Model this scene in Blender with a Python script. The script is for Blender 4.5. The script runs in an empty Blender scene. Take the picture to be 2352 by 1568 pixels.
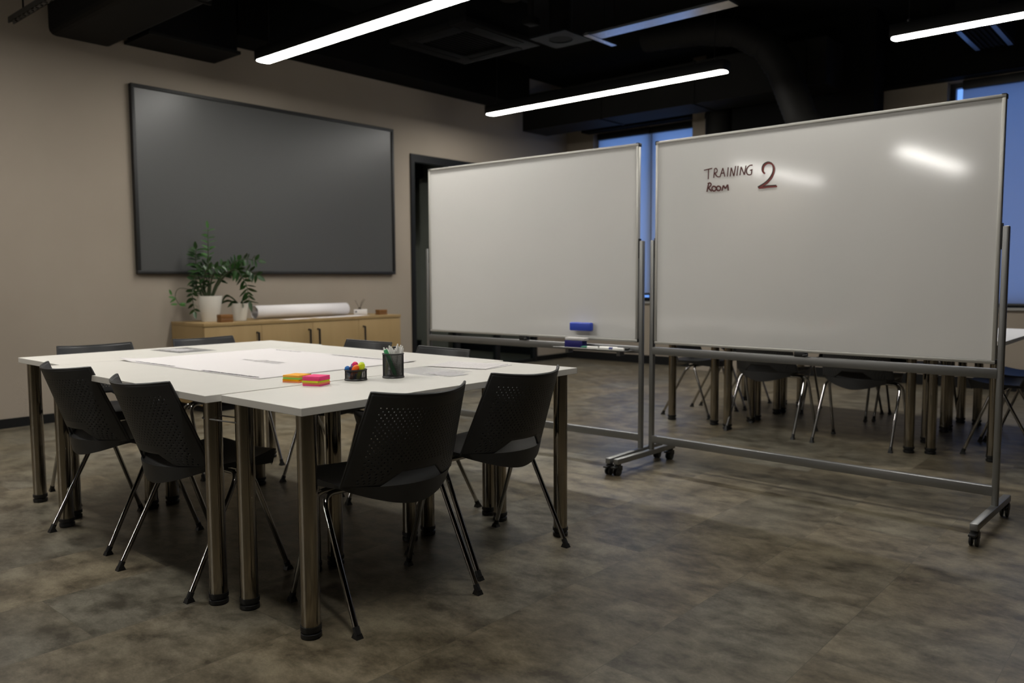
import bpy, bmesh, math, random
from mathutils import Vector, Matrix, Euler
from math import sin, cos, pi, radians, sqrt

random.seed(7)
scene = bpy.context.scene
COL = scene.collection

# ------------------------------------------------------------------ camera, world, exposure
CAM = (0.0, 0.0, 1.1263)
YAW, PITCH, ROLL, FPX = 0.71689, -0.077931, -0.0043775, 1849.72
PW, PH = 2352.0, 1568.0
fw = Vector((cos(YAW) * cos(PITCH), sin(YAW) * cos(PITCH), sin(PITCH)))
rt = Vector((sin(YAW), -cos(YAW), 0.0))
up = rt.cross(fw)
rt2 = cos(ROLL) * rt + sin(ROLL) * up
up2 = -sin(ROLL) * rt + cos(ROLL) * up
cam_data = bpy.data.cameras.new('camera')
cam = bpy.data.objects.new('camera', cam_data)
COL.objects.link(cam)
cam.matrix_world = Matrix(((rt2.x, up2.x, -fw.x, CAM[0]), (rt2.y, up2.y, -fw.y, CAM[1]),
                           (rt2.z, up2.z, -fw.z, CAM[2]), (0, 0, 0, 1)))
cam_data.sensor_width = 36.0
cam_data.lens = FPX * 36.0 / PW
cam_data.clip_start = 0.05
cam_data.dof.use_dof = True
cam_data.dof.focus_distance = 2.95
cam_data.dof.aperture_fstop = 2.6
scene.camera = cam

world = bpy.data.worlds.new('dusk_sky')
scene.world = world
world.use_nodes = True
bgn = world.node_tree.nodes['Background']
bgn.inputs[0].default_value = (0.19, 0.40, 1.0, 1)
bgn.inputs[1].default_value = 1.25
scene.view_settings.view_transform = 'Standard'
scene.view_settings.look = 'None'
scene.view_settings.gamma = 1.0
scene.view_settings.use_curve_mapping = False
scene.view_settings.exposure = 0.06
scene.cycles.use_denoising = True
scene.cycles.max_bounces = 8
scene.cycles.diffuse_bounces = 1
scene.cycles.glossy_bounces = 4
scene.cycles.transparent_max_bounces = 12
scene.cycles.sample_clamp_indirect = 4.0
LAMP_L = 50.0                      # radiance of the LED strips


def at(px, py, ax, val):
    """Where the sight line measured at a photo position meets a real surface (ax = val)."""
    d = fw + (px - PW / 2) / FPX * rt2 + (PH / 2 - py) / FPX * up2
    o = Vector(CAM)
    return o + d * ((val - o[ax]) / d[ax])


# ------------------------------------------------------------------ materials
def mat(name, color, rough=0.5, metal=0.0, spec=0.5, **kw):
    m = bpy.data.materials.new(name)
    m.use_nodes = True
    b = m.node_tree.nodes['Principled BSDF']
    b.inputs['Base Color'].default_value = (*color, 1)
    b.inputs['Roughness'].default_value = rough
    b.inputs['Metallic'].default_value = metal
    b.inputs['Specular IOR Level'].default_value = spec
    for k, v in kw.items():
        b.inputs[k.replace('_', ' ')].default_value = v
    return m


def nodes(m):
    return m.node_tree.nodes, m.node_tree.links, m.node_tree.nodes['Principled BSDF']


def noisy(m, c1, c2, scale=(4, 4, 4), detail=5, lo=0.3, hi=0.7, bump=0.0, bscale=200, coord='Object', rough=None):
    N, L, b = nodes(m)
    tc = N.new('ShaderNodeTexCoord')
    mp = N.new('ShaderNodeMapping')
    mp.inputs['Scale'].default_value = scale
    L.new(tc.outputs[coord], mp.inputs[0])
    nz = N.new('ShaderNodeTexNoise')
    nz.inputs['Scale'].default_value = 1.0
    nz.inputs['Detail'].default_value = detail
    L.new(mp.outputs[0], nz.inputs['Vector'])
    cr = N.new('ShaderNodeValToRGB')
    cr.color_ramp.elements[0].position = lo
    cr.color_ramp.elements[0].color = (*c1, 1)
    cr.color_ramp.elements[1].position = hi
    cr.color_ramp.elements[1].color = (*c2, 1)
    L.new(nz.outputs[0], cr.inputs[0])
    L.new(cr.outputs[0], b.inputs['Base Color'])
    if bump:
        n2 = N.new('ShaderNodeTexNoise')
        n2.inputs['Scale'].default_value = bscale
        L.new(tc.outputs[coord], n2.inputs['Vector'])
        bp = N.new('ShaderNodeBump')
        bp.inputs['Strength'].default_value = bump
        bp.inputs['Distance'].default_value = 0.002
        L.new(n2.outputs[0], bp.inputs['Height'])
        L.new(bp.outputs[0], b.inputs['Normal'])
    return m


M = {}
M['wall'] = noisy(mat('wall_plaster', (0.4, 0.34, 0.27), 0.85, spec=0.2), (0.31, 0.263, 0.212), (0.34, 0.29, 0.236), (1.2, 1.2, 1.2), bump=0.25, bscale=180)
M['ceiling'] = noisy(mat('ceiling_black_paint', (0.008, 0.008, 0.0075), 0.9, spec=0.1), (0.0035, 0.0035, 0.0032), (0.006, 0.006, 0.0055), (2, 2, 2), bump=0.3, bscale=60)
M['duct'] = noisy(mat('duct_black_paint', (0.011, 0.0105, 0.009), 0.7, spec=0.15), (0.005, 0.0048, 0.0041), (0.0075, 0.007, 0.006), (3, 3, 3))
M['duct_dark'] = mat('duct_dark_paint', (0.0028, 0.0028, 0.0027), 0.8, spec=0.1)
M['galv'] = mat('galvanised_steel', (0.52, 0.54, 0.57), 0.22, 1.0)
M['skirt'] = mat('baseboard_black', (0.007, 0.007, 0.007), 0.6, spec=0.2)
M['desk'] = noisy(mat('desk_white_laminate', (0.74, 0.72, 0.665), 0.38, spec=0.4), (0.77, 0.745, 0.69), (0.79, 0.765, 0.71), (8, 8, 8))
M['desk_edge'] = mat('desk_white_edge', (0.72, 0.70, 0.66), 0.4)
M['chrome'] = mat('polished_chrome', (0.40, 0.39, 0.375), 0.07, 1.0)
M['steel'] = noisy(mat('brushed_steel', (0.5, 0.46, 0.4), 0.13, 1.0), (0.30, 0.272, 0.225), (0.36, 0.325, 0.27), (60, 60, 1.5))
M['rubber'] = mat('black_rubber', (0.008, 0.008, 0.008), 0.5)
M['chair'] = noisy(mat('chair_black_plastic', (0.03, 0.03, 0.032), 0.45, spec=0.5), (0.026, 0.0265, 0.0275), (0.031, 0.0315, 0.0325), (20, 20, 20), bump=0.15, bscale=900)
M['alu'] = mat('brushed_aluminium', (0.25, 0.25, 0.245), 0.4, 0.8)
M['board'] = noisy(mat('whiteboard_enamel', (0.62, 0.605, 0.58), 0.085, spec=0.8), (0.80, 0.787, 0.76), (0.83, 0.817, 0.79), (1.6, 1.6, 1.6))
M['black'] = mat('black_plastic', (0.010, 0.010, 0.010), 0.45)
M['blackmetal'] = mat('black_powder_coat', (0.008, 0.0085, 0.009), 0.5, spec=0.25)
M['paper'] = mat('white_paper', (0.79, 0.755, 0.75), 0.8, spec=0.1)
M['ink'] = mat('printed_black_ink', (0.03, 0.03, 0.04), 0.8, spec=0.1)
M['greyink'] = mat('printed_grey_ink', (0.62, 0.59, 0.595), 0.8, spec=0.1)
M['marker_dark'] = mat('dark_red_marker_ink', (0.11, 0.028, 0.024), 0.6)
M['marker_red'] = mat('red_marker_ink', (0.24, 0.045, 0.04), 0.6)
M['marker_black'] = mat('black_marker_ink', (0.045, 0.04, 0.03), 0.6)
M['screen'] = mat('grey_projection_fabric', (0.072, 0.072, 0.071), 0.36, spec=0.4)
M['screen_frame'] = mat('black_velvet_frame', (0.006, 0.006, 0.006), 0.55)
M['pot'] = mat('white_glazed_pot', (0.74, 0.71, 0.64), 0.25)
M['soil'] = mat('dark_soil', (0.02, 0.014, 0.01), 0.95)
M['leaf'] = noisy(mat('dark_green_leaf', (0.03, 0.1, 0.02), 0.35), (0.010, 0.034, 0.007), (0.024, 0.072, 0.013), (14, 14, 14))
M['leaf_light'] = noisy(mat('fresh_green_leaf', (0.06, 0.2, 0.03), 0.4), (0.03, 0.11, 0.014), (0.055, 0.18, 0.026), (14, 14, 14))
M['stem'] = mat('green_brown_stem', (0.035, 0.05, 0.018), 0.55)
M['woodblock'] = noisy(mat('reddish_wood', (0.25, 0.09, 0.03), 0.5), (0.12, 0.050, 0.012), (0.23, 0.10, 0.024), (6, 6, 60))
M['stick'] = mat('grey_reed', (0.11, 0.09, 0.065), 0.8)
M['blue'] = mat('blue_plastic', (0.035, 0.075, 0.50), 0.4)
M['navy'] = mat('navy_card', (0.008, 0.006, 0.14), 0.5)
M['felt'] = mat('pale_felt', (0.62, 0.60, 0.58), 0.9)
M['pen'] = mat('white_pen_plastic', (0.88, 0.86, 0.81), 0.35)
M['band'] = mat('dark_blue_label', (0.03, 0.04, 0.20), 0.4)
M['greencap'] = mat('green_cap', (0.005, 0.16, 0.09), 0.4)
M['mesh'] = mat('black_wire_mesh', (0.012, 0.012, 0.012), 0.4)


def wood(name, c1, c2):
    m = mat(name, c1, 0.48, spec=0.35)
    return noisy(m, c1, c2, (9, 9, 0.9), detail=6, lo=0.25, hi=0.75)


M['oak'] = wood('light_oak_veneer', (0.29, 0.195, 0.085), (0.35, 0.24, 0.11))

# floor: vinyl planks along x, 0.44 wide, mottled stone-brown print
fm = mat('vinyl_plank_floor', (0.12, 0.1, 0.08), 0.4, spec=0.4)
N, L, b = nodes(fm)
tc = N.new('ShaderNodeTexCoord')
mp = N.new('ShaderNodeMapping')
mp.inputs['Location'].default_value = (0.36, 0.035, 0)
L.new(tc.outputs['Object'], mp.inputs[0])
br = N.new('ShaderNodeTexBrick')
br.offset = 0.5
br.inputs['Scale'].default_value = 1.0
br.inputs['Brick Width'].default_value = 0.9
br.inputs['Row Height'].default_value = 0.443
br.inputs['Mortar Size'].default_value = 0.0012
br.inputs['Mortar Smooth'].default_value = 0.3
br.inputs['Color1'].default_value = (0, 0, 0, 1)
br.inputs['Color2'].default_value = (1, 1, 1, 1)
br.inputs['Mortar'].default_value = (0.5, 0.5, 0.5, 1)
L.new(mp.outputs[0], br.inputs['Vector'])
# per-plank offset of the print
vm = N.new('ShaderNodeVectorMath')
vm.operation = 'MULTIPLY_ADD'
L.new(br.outputs['Color'], vm.inputs[0])
vm.inputs[1].default_value = (3.1, 5.7, 1.3)
L.new(tc.outputs['Object'], vm.inputs[2])
mp2 = N.new('ShaderNodeMapping')
mp2.inputs['Scale'].default_value = (4.8, 3.0, 2.0)
L.new(vm.outputs[0], mp2.inputs[0])
n1 = N.new('ShaderNodeTexNoise')
n1.inputs['Scale'].default_value = 2.1
n1.inputs['Detail'].default_value = 12
n1.inputs['Roughness'].default_value = 0.70
n1.inputs['Distortion'].default_value = 0.15
L.new(mp2.outputs[0], n1.inputs['Vector'])
cr = N.new('ShaderNodeValToRGB')
E = cr.color_ramp.elements
E[0].position = 0.36
E[0].color = (0.058, 0.046, 0.030, 1)
E[1].position = 0.64
E[1].color = (0.225, 0.193, 0.138, 1)
e = E.new(0.48)
e.color = (0.132, 0.111, 0.077, 1)
L.new(n1.outputs[0], cr.inputs[0])
n3 = N.new('ShaderNodeTexNoise')
n3.inputs['Scale'].default_value = 34
n3.inputs['Detail'].default_value = 8
n3.inputs['Roughness'].default_value = 0.8
L.new(mp2.outputs[0], n3.inputs['Vector'])
mxa = N.new('ShaderNodeMix')
mxa.data_type = 'RGBA'
mxa.blend_type = 'OVERLAY'
mxa.inputs['Factor'].default_value = 0.6
L.new(cr.outputs[0], mxa.inputs['A'])
L.new(n3.outputs[0], mxa.inputs['B'])
# per-plank tone
mr = N.new('ShaderNodeMapRange')
mr.inputs['To Min'].default_value = 0.82
mr.inputs['To Max'].default_value = 1.16
L.new(br.outputs['Color'], mr.inputs['Value'])
mxb = N.new('ShaderNodeMix')
mxb.data_type = 'RGBA'
mxb.blend_type = 'MULTIPLY'
mxb.inputs['Factor'].default_value = 1.0
L.new(mxa.outputs['Result'], mxb.inputs['A'])
L.new(mr.outputs[0], mxb.inputs['B'])
n4 = N.new('ShaderNodeTexNoise')
n4.inputs['Scale'].default_value = 0.9
n4.inputs['Detail'].default_value = 3
L.new(vm.outputs[0], n4.inputs['Vector'])
cr4 = N.new('ShaderNodeValToRGB')
cr4.color_ramp.elements[0].position = 0.4
cr4.color_ramp.elements[0].color = (1.0, 0.97, 0.90, 1)
cr4.color_ramp.elements[1].position = 0.62
cr4.color_ramp.elements[1].color = (0.92, 0.98, 1.05, 1)
L.new(n4.outputs[0], cr4.inputs[0])
mxd = N.new('ShaderNodeMix')
mxd.data_type = 'RGBA'
mxd.blend_type = 'MULTIPLY'
mxd.inputs['Factor'].default_value = 1.0
L.new(mxb.outputs['Result'], mxd.inputs['A'])
L.new(cr4.outputs[0], mxd.inputs['B'])
mxc = N.new('ShaderNodeMix')
mxc.data_type = 'RGBA'
L.new(br.outputs['Fac'], mxc.inputs['Factor'])
L.new(mxd.outputs['Result'], mxc.inputs['A'])
mxc.inputs['B'].default_value = (0.095, 0.082, 0.060, 1)
L.new(mxc.outputs['Result'], b.inputs['Base Color'])
mr2 = N.new('ShaderNodeMapRange')
mr2.inputs['To Min'].default_value = 0.30
mr2.inputs['To Max'].default_value = 0.46
L.new(n1.outputs[0], mr2.inputs['Value'])
L.new(mr2.outputs[0], b.inputs['Roughness'])
M['floor'] = fm

# LED diffuser
lm = bpy.data.materials.new('led_diffuser')
lm.use_nodes = True
N = lm.node_tree.nodes
N.clear()
em = N.new('ShaderNodeEmission')
em.inputs[0].default_value = (1.0, 0.97, 0.91, 1)
em.inputs[1].default_value = LAMP_L
om = N.new('ShaderNodeOutputMaterial')
lm.node_tree.links.new(em.outputs[0], om.inputs[0])
M['led'] = lm


def blind_mat(name, tcol, rcol):
    m = bpy.data.materials.new(name)
    m.use_nodes = True
    N = m.node_tree.nodes
    N.clear()
    t = N.new('ShaderNodeBsdfTranslucent')
    t.inputs[0].default_value = (*tcol, 1)
    d = N.new('ShaderNodeBsdfDiffuse')
    d.inputs[0].default_value = (*rcol, 1)
    a = N.new('ShaderNodeAddShader')
    o = N.new('ShaderNodeOutputMaterial')
    L = m.node_tree.links
    L.new(t.outputs[0], a.inputs[0])
    L.new(d.outputs[0], a.inputs[1])
    L.new(a.outputs[0], o.inputs[0])
    return m


M['blind'] = blind_mat('translucent_blind_fabric', (0.78, 0.78, 0.78), (0.12, 0.12, 0.12))
M['blind2'] = blind_mat('denser_blind_fabric', (0.46, 0.44, 0.46), (0.12, 0.12, 0.12))


def glass_mat(name, gloss_col, rough, tint, fac):
    """thin pane: mostly see-through, with a mirror coat"""
    m = bpy.data.materials.new(name)
    m.use_nodes = True
    N = m.node_tree.nodes
    N.clear()
    L = m.node_tree.links
    t = N.new('ShaderNodeBsdfTransparent')
    t.inputs[0].default_value = (*tint, 1)
    g = N.new('ShaderNodeBsdfGlossy')
    g.inputs[0].default_value = (*gloss_col, 1)
    g.inputs['Roughness'].default_value = rough
    fr = N.new('ShaderNodeFresnel')
    fr.inputs[0].default_value = fac
    x = N.new('ShaderNodeMixShader')
    o = N.new('ShaderNodeOutputMaterial')
    L.new(fr.outputs[0], x.inputs[0])
    L.new(t.outputs[0], x.inputs[1])
    L.new(g.outputs[0], x.inputs[2])
    L.new(x.outputs[0], o.inputs[0])
    return m


M['glass'] = glass_mat('window_glass', (1, 1, 1), 0.0, (0.95, 0.97, 0.98), 1.45)
M['doorglass'] = glass_mat('tinted_door_glass', (0.75, 0.95, 1.0), 0.02, (0.35, 0.42, 0.45), 2.7)
M['film'] = glass_mat('clear_plastic_film', (1, 1, 1), 0.25, (0.97, 0.97, 0.975), 1.035)


def plain(name, c, r=0.5, **k):
    if name not in M:
        M[name] = mat(name, c, r, **k)
    return M[name]


# ------------------------------------------------------------------ mesh builder
class MB:
    def __init__(s):
        s.v, s.f, s.sm = [], [], []

    def add(s, vs, fs, smooth=False):
        o = len(s.v)
        s.v += [tuple(v) for v in vs]
        s.f += [tuple(i + o for i in f) for f in fs]
        s.sm += [smooth] * len(fs)
        return s

    def box(s, x0, x1, y0, y1, z0, z1, rot=0.0, c=None):
        vs = [(x, y, z) for z in (z0, z1) for y in (y0, y1) for x in (x0, x1)]
        if rot:
            cx, cy = c if c else ((x0 + x1) / 2, (y0 + y1) / 2)
            cc, ss = cos(rot), sin(rot)
            vs = [(cx + (x - cx) * cc - (y - cy) * ss, cy + (x - cx) * ss + (y - cy) * cc, z) for x, y, z in vs]
        return s.add(vs, [(0, 2, 3, 1), (4, 5, 7, 6), (0, 1, 5, 4), (2, 6, 7, 3), (0, 4, 6, 2), (1, 3, 7, 5)])

    def bbox(s, x0, x1, y0, y1, z0, z1, r=0.004, seg=2):
        """box with rounded edges"""
        bm = bmesh.new()
        bmesh.ops.create_cube(bm, size=1.0)
        for v in bm.verts:
            v.co = Vector(((x0 + x1) / 2 + v.co.x * (x1 - x0), (y0 + y1) / 2 + v.co.y * (y1 - y0), (z0 + z1) / 2 + v.co.z * (z1 - z0)))
        bmesh.ops.bevel(bm, geom=bm.edges[:], offset=r, segments=seg, affect='EDGES', profile=0.5)
        bm.verts.index_update()
        s.add([v.co for v in bm.verts], [[v.index for v in f.verts] for f in bm.faces], True)
        bm.free()
        return s

    def tube(s, pts, r, n=12, caps=True, smooth=True):
        pts = [Vector(p) for p in pts]
        rs = r if isinstance(r, (list, tuple)) else [r] * len(pts)
        tan = []
        for i in range(len(pts)):
            a = pts[max(i - 1, 0)]
            c = pts[min(i + 1, len(pts) - 1)]
            t = (c - a)
            tan.append(t.normalized() if t.length > 1e-9 else Vector((0, 0, 1)))
        ref = Vector((0, 0, 1)) if abs(tan[0].z) < 0.9 else Vector((1, 0, 0))
        nx = tan[0].cross(ref).normalized()
        vs = []
        for i, p in enumerate(pts):
            t = tan[i]
            nx = (nx - t * nx.dot(t)).normalized()
            ny = t.cross(nx)
            for k in range(n):
                a = 2 * pi * k / n
                vs.append(p + (nx * cos(a) + ny * sin(a)) * rs[i])
        fs = []
        for i in range(len(pts) - 1):
            for k in range(n):
                k2 = (k + 1) % n
                fs.append((i * n + k, i * n + k2, (i + 1) * n + k2, (i + 1) * n + k))
        s.add(vs, fs, smooth)
        if caps:
            m = (len(pts) - 1) * n
            s.add(vs[:n], [tuple(range(n))[::-1]])
            s.add(vs[m:m + n], [tuple(range(n))])
        return s

    def lathe(s, prof, c=(0, 0, 0), n=24, smooth=True, sx=1.0, sy=1.0):
        vs = []
        for r, z in prof:
            for k in range(n):
                a = 2 * pi * k / n
                vs.append((c[0] + r * cos(a) * sx, c[1] + r * sin(a) * sy, c[2] + z))
        fs = []
        for i in range(len(prof) - 1):
            for k in range(n):
                k2 = (k + 1) % n
                fs.append((i * n + k, i * n + k2, (i + 1) * n + k2, (i + 1) * n + k))
        s.add(vs, fs, smooth)
        m = (len(prof) - 1) * n
        if prof[0][0] > 1e-6:
            s.add(vs[:n], [tuple(range(n))[::-1]])
        if prof[-1][0] > 1e-6:
            s.add(vs[m:], [tuple(range(n))])
        return s

    def grid(s, rows, smooth=True, close=False):
        nr, nc = len(rows), len(rows[0])
        vs = [p for r in rows for p in r]
        fs = [(i * nc + j, i * nc + j + 1, (i + 1) * nc + j + 1, (i + 1) * nc + j) for i in range(nr - 1) for j in range(nc - 1)]
        return s.add(vs, fs, smooth)

    def build(s, name, m, parent=None, angle=35):
        me = bpy.data.meshes.new(name)
        me.from_pydata(s.v, [], s.f)
        bm = bmesh.new()
        bm.from_mesh(me)
        bmesh.ops.remove_doubles(bm, verts=bm.verts[:], dist=1e-6)
        bmesh.ops.recalc_face_normals(bm, faces=bm.faces[:])
        bm.to_mesh(me)
        bm.free()
        me.update()
        if any(s.sm):
            me.shade_smooth()
            me.set_sharp_from_angle(angle=radians(angle))
        me.materials.append(m)
        o = bpy.data.objects.new(name, me)
        COL.objects.link(o)
        if parent is not None:
            o.parent = parent
        return o


def tag(o, label, cat, group=None, kind=None):
    o['label'] = label
    o['category'] = cat
    if group:
        o['group'] = group
    if kind:
        o['kind'] = kind
    return o


def empty(name, loc, rz=0.0, label=None, cat=None, group=None):
    o = bpy.data.objects.new(name, None)
    o.empty_display_size = 0.1
    COL.objects.link(o)
    o.location = loc
    o.rotation_euler = (0, 0, rz)
    if label:
        tag(o, label, cat, group)
    return o


def struct(o, label=None):
    o['kind'] = 'structure'
    if label:
        o['label'] = label
    return o


def copy_tree(o, parent=None):
    c = o.copy()
    COL.objects.link(c)
    c.parent = parent
    for ch in list(o.children):
        copy_tree(ch, c)
    return c


# ------------------------------------------------------------------ room shell
X0, X1, Y0, Y1, ZC = -9.2, 9.15, -4.6, 6.935, 3.75
DX0, DX1, DZ = 6.21, 8.46, 2.54               # glazed doorway in the back wall
WZ0, WZ1 = 0.82, 3.08                          # window sill and head
W1 = (4.885, 6.487)
W2 = (-0.6, 2.13)

struct(MB().box(X0 - .2, X1 + .4, Y0 - .2, Y1 + 2.4, -.12, 0).build('floor', M['floor']), 'brown grey mottled vinyl plank floor')
struct(MB().box(X0 - .2, X1 + .4, Y0 - .2, Y1 + 2.4, ZC, ZC + .15).build('ceiling', M['ceiling']), 'black painted open ceiling')
wb = MB()
wb.box(X0 - .2, DX0, Y1, Y1 + .2, 0, ZC)
wb.box(DX1, X1 + .3, Y1, Y1 + .2, 0, ZC)
wb.box(DX0, DX1, Y1, Y1 + .2, DZ, ZC)
struct(wb.build('wall_back', M['wall']), 'taupe plaster wall with the grey screen')
wr = MB()
ys = [Y0 - .2, W2[0], W2[1], W1[0], W1[1], Y1]
for i in range(5):
    if i in (1, 3):
        wr.box(X1, X1 + .3, ys[i], ys[i + 1], 0, WZ0)
        wr.box(X1, X1 + .3, ys[i], ys[i + 1], WZ1, ZC)
    else:
        wr.box(X1, X1 + .3, ys[i], ys[i + 1], 0, ZC)
struct(wr.build('wall_right', M['wall']), 'taupe window wall')
struct(MB().box(X0 - .2, X0, Y0, Y1, 0, ZC).build('wall_left', M['wall']))
struct(MB().box(X0 - .2, X1 + .3, Y0 - .2, Y0, 0, ZC).build('wall_front', M['wall']))
# dark corridor behind the glazed doorway
co = MB()
co.box(DX0 - 1.5, DX1 + .9, Y1 + 2.2, Y1 + 2.35, 0, ZC)
co.box(DX0 - 1.6, DX0 - 1.5, Y1 + .2, Y1 + 2.35, 0, ZC)
co.box(DX1 + .9, DX1 + 1.0, Y1 + .2, Y1 + 2.35, 0, ZC)
struct(co.build('wall_corridor', M['duct_dark']))
bb = MB()
bb.box(X0, DX0, Y1 - .014, Y1, 0, .072)
bb.box(DX1, X1, Y1 - .014, Y1, 0, .072)
struct(bb.build('baseboard_back', M['skirt']))
struct(MB().box(X1 - .014, X1, Y0, Y1 - .014, 0, .11).build('baseboard_right', M['skirt']))

# doorway: dark frame, glazed leaves, handles
FR = .055
df = MB()
fy0, fy1 = Y1 - .02, Y1 + .08
df.box(DX0, DX0 + FR, fy0, fy1, 0, DZ)
df.box(DX1 - FR, DX1, fy0, fy1, 0, DZ)
df.box(DX0 + FR, DX1 - FR, fy0, fy1, DZ - FR * 1.6, DZ)
mid = (6.95, 7.68)
for m_ in mid:
    df.box(m_ - .035, m_ + .035, fy0 + .01, fy1 - .01, 0.0, DZ - FR * 1.6)
dd = df.build('door_1', M['blackmetal'])
struct(dd, 'black framed glass double door beside the grey screen')
dd['category'] = 'door'
edges = [DX0 + FR, mid[0] - .035, mid[0] + .035, mid[1] - .035, mid[1] + .035, DX1 - FR]
for k in range(3):
    a, c_ = edges[2 * k], edges[2 * k + 1]
    MB().box(a, c_, Y1 + .02, Y1 + .03, .04, DZ - FR * 1.6).build('glass_pane', M['doorglass'], dd)
    MB().box(a, c_, Y1 + .0, Y1 + .05, .0, .04).build('bottom_rail', M['blackmetal'], dd)
for hx in (mid[0] + .10, mid[1] - .10):
    MB().tube([(hx, Y1 + .02, .9), (hx, Y1 - .04, .9), (hx, Y1 - .04, 1.25), (hx, Y1 + .02, 1.25)], .011, 10).build('door_handle', M['blackmetal'], dd)


def window(n, y0, y1, mull, label):
    f = MB()
    t = .05
    xa, xb = X1 + .12, X1 + .19
    f.box(xa, xb, y0, y0 + t, WZ0, WZ1)
    f.box(xa, xb, y1 - t, y1, WZ0, WZ1)
    f.box(xa, xb, y0 + t, y1 - t, WZ0, WZ0 + t)
    f.box(xa, xb, y0 + t, y1 - t, WZ1 - t, WZ1)
    for m_ in mull:
        f.box(xa, xb, m_ - .04, m_ + .04, WZ0 + t, WZ1 - t)
    w = f.build('window_%d' % n, plain('dark_window_frame', (0.02, 0.022, 0.026), .4))
    struct(w, label)
    MB().box(X1 + .15, X1 + .16, y0 + t, y1 - t, WZ0 + t, WZ1 - t).build('window_pane', M['glass'], w)
    MB().box(X1 - .03, X1 + .12, y0 - .02, y1 + .02, WZ0 - .025, WZ0).build('window_sill', plain('pale_sill', (0.3, 0.29, 0.27), .5), w)
    return w


window(1, *W1, (5.62,), 'window behind the gap between the two whiteboards')
window(2, *W2, (0.75,), 'window at the right edge behind the larger whiteboard')


def blind(y0, y1, zb, fab, label, xo=0.05):
    t = empty('roller_blind', (X1 + xo, (y0 + y1) / 2, zb), 0, label, 'blind', 'roller blinds on the windows')
    h = (y1 - y0) / 2
    rows = []
    for i in range(9):
        z = .02 + (WZ1 - .06 - zb - .02) * i / 8
        rows.append([(0.0015 * sin(j * 1.3 + i), -h + 2 * h * j / 8, z) for j in range(9)])
    MB().grid(rows).build('blind_fabric', fab, t)
    MB().bbox(-.012, .012, -h, h, 0, .03, .005).build('bottom_bar', M['black'], t)
    MB().bbox(-.045, .045, -h, h, WZ1 - .09 - zb, WZ1 - .002 - zb, .012).build('head_box', M['black'], t)
    return t


blind(5.607, 6.43, .90, M['blind'], 'blue lit roller blind left of the gap between the two whiteboards')
blind(4.90, 5.604, .87, M['blind'], 'blue lit roller blind above the left corner of the lettered whiteboard', .062)
blind(0.80, 2.00, .83, M['blind2'], 'blue roller blind right of the lettered whiteboard at the edge')
blind(-.58, .70, .83, M['blind2'], 'blue roller blind outside the frame beyond the right edge')


# ------------------------------------------------------------------ LED lamps and ceiling equipment
def lamp(x, y0, y1, label, along='y', z=2.95, w=.125, seen=True):
    cx, cy = (x, (y0 + y1) / 2) if along == 'y' else ((y0 + y1) / 2, x)
    t = empty('linear_lamp', (cx, cy, z), 0 if along == 'y' else pi / 2, label, 'lamp', 'suspended linear LED lamps')
    h = (y1 - y0) / 2
    MB().bbox(-w / 2 - .006, w / 2 + .006, -h - .004, h + .004, .006, .10, .008).build('housing', M['blackmetal'], t)
    # diffuser with rounded ends
    pts = []
    rr = w / 2
    for k in range(9):
        a = -pi / 2 + pi * k / 8
        pts.append((rr * sin(a), h - rr * .45 + rr * .45 * cos(a)))
    for k in range(9):
        a = pi / 2 + pi * k / 8
        pts.append((rr * sin(a), -h + rr * .45 + rr * .45 * cos(a)))
    n = len(pts)
    vs = [(p[0], p[1], 0) for p in pts] + [(p[0], p[1], .007) for p in pts]
    fs = [tuple(range(n))[::-1], tuple(range(n, 2 * n))] + [(i, (i + 1) % n, n + (i + 1) % n, n + i) for i in range(n)]
    MB().add(vs, fs).build('diffuser', M['led'], t)
    for yy in (-h + .12, h - .12):
        MB().tube([(0, yy, .10), (0, yy, ZC - z)], .004, 6).build('hanger', M['black'], t)
        MB().lathe([(0, 0), (.016, 0), (.016, .03), (0, .03)], (0, yy, .10), 10).build('clip', M['galv'], t)
    return t


lamp(3.86, 3.27, 6.15, 'lit linear lamp over the near table, running towards the grey screen')
lamp(6.77, 3.36, 6.23, 'lit linear lamp above the plain whiteboard, farther from the camera')
lamp(6.75, 0.45, 1.975, 'lit linear lamp cut by the right edge, above the lettered whiteboard')
lamp(3.86, 0.95, 2.00, 'unseen lit lamp above the whiteboard stand, cut short for a darker floor')  # unseen lamp of this row, cut short to keep the corner floor darker
lamp(1.00, 3.27, 6.15, 'lit linear lamp outside the frame left of the table')
lamp(1.00, 0.85, 2.00, 'unseen lit lamp above the camera, kept short to light the table front')  # unseen lamp, kept short to lift the table without brightening the floor corner
lamp(4.08, -7.74, -4.54, 'crosswise lit lamp far behind the camera', 'x', z=3.0, w=.17)
lamp(6.62, -7.7, -4.3, 'crosswise lit lamp far behind the camera beside the wall', 'x', z=3.0, w=.10)
struct(MB().box(3.9, 7.88, 6.56, 6.935, 3.27, ZC).build('trim_1', M['duct_dark']), 'black boxed beam along the top of the screen wall')

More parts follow.
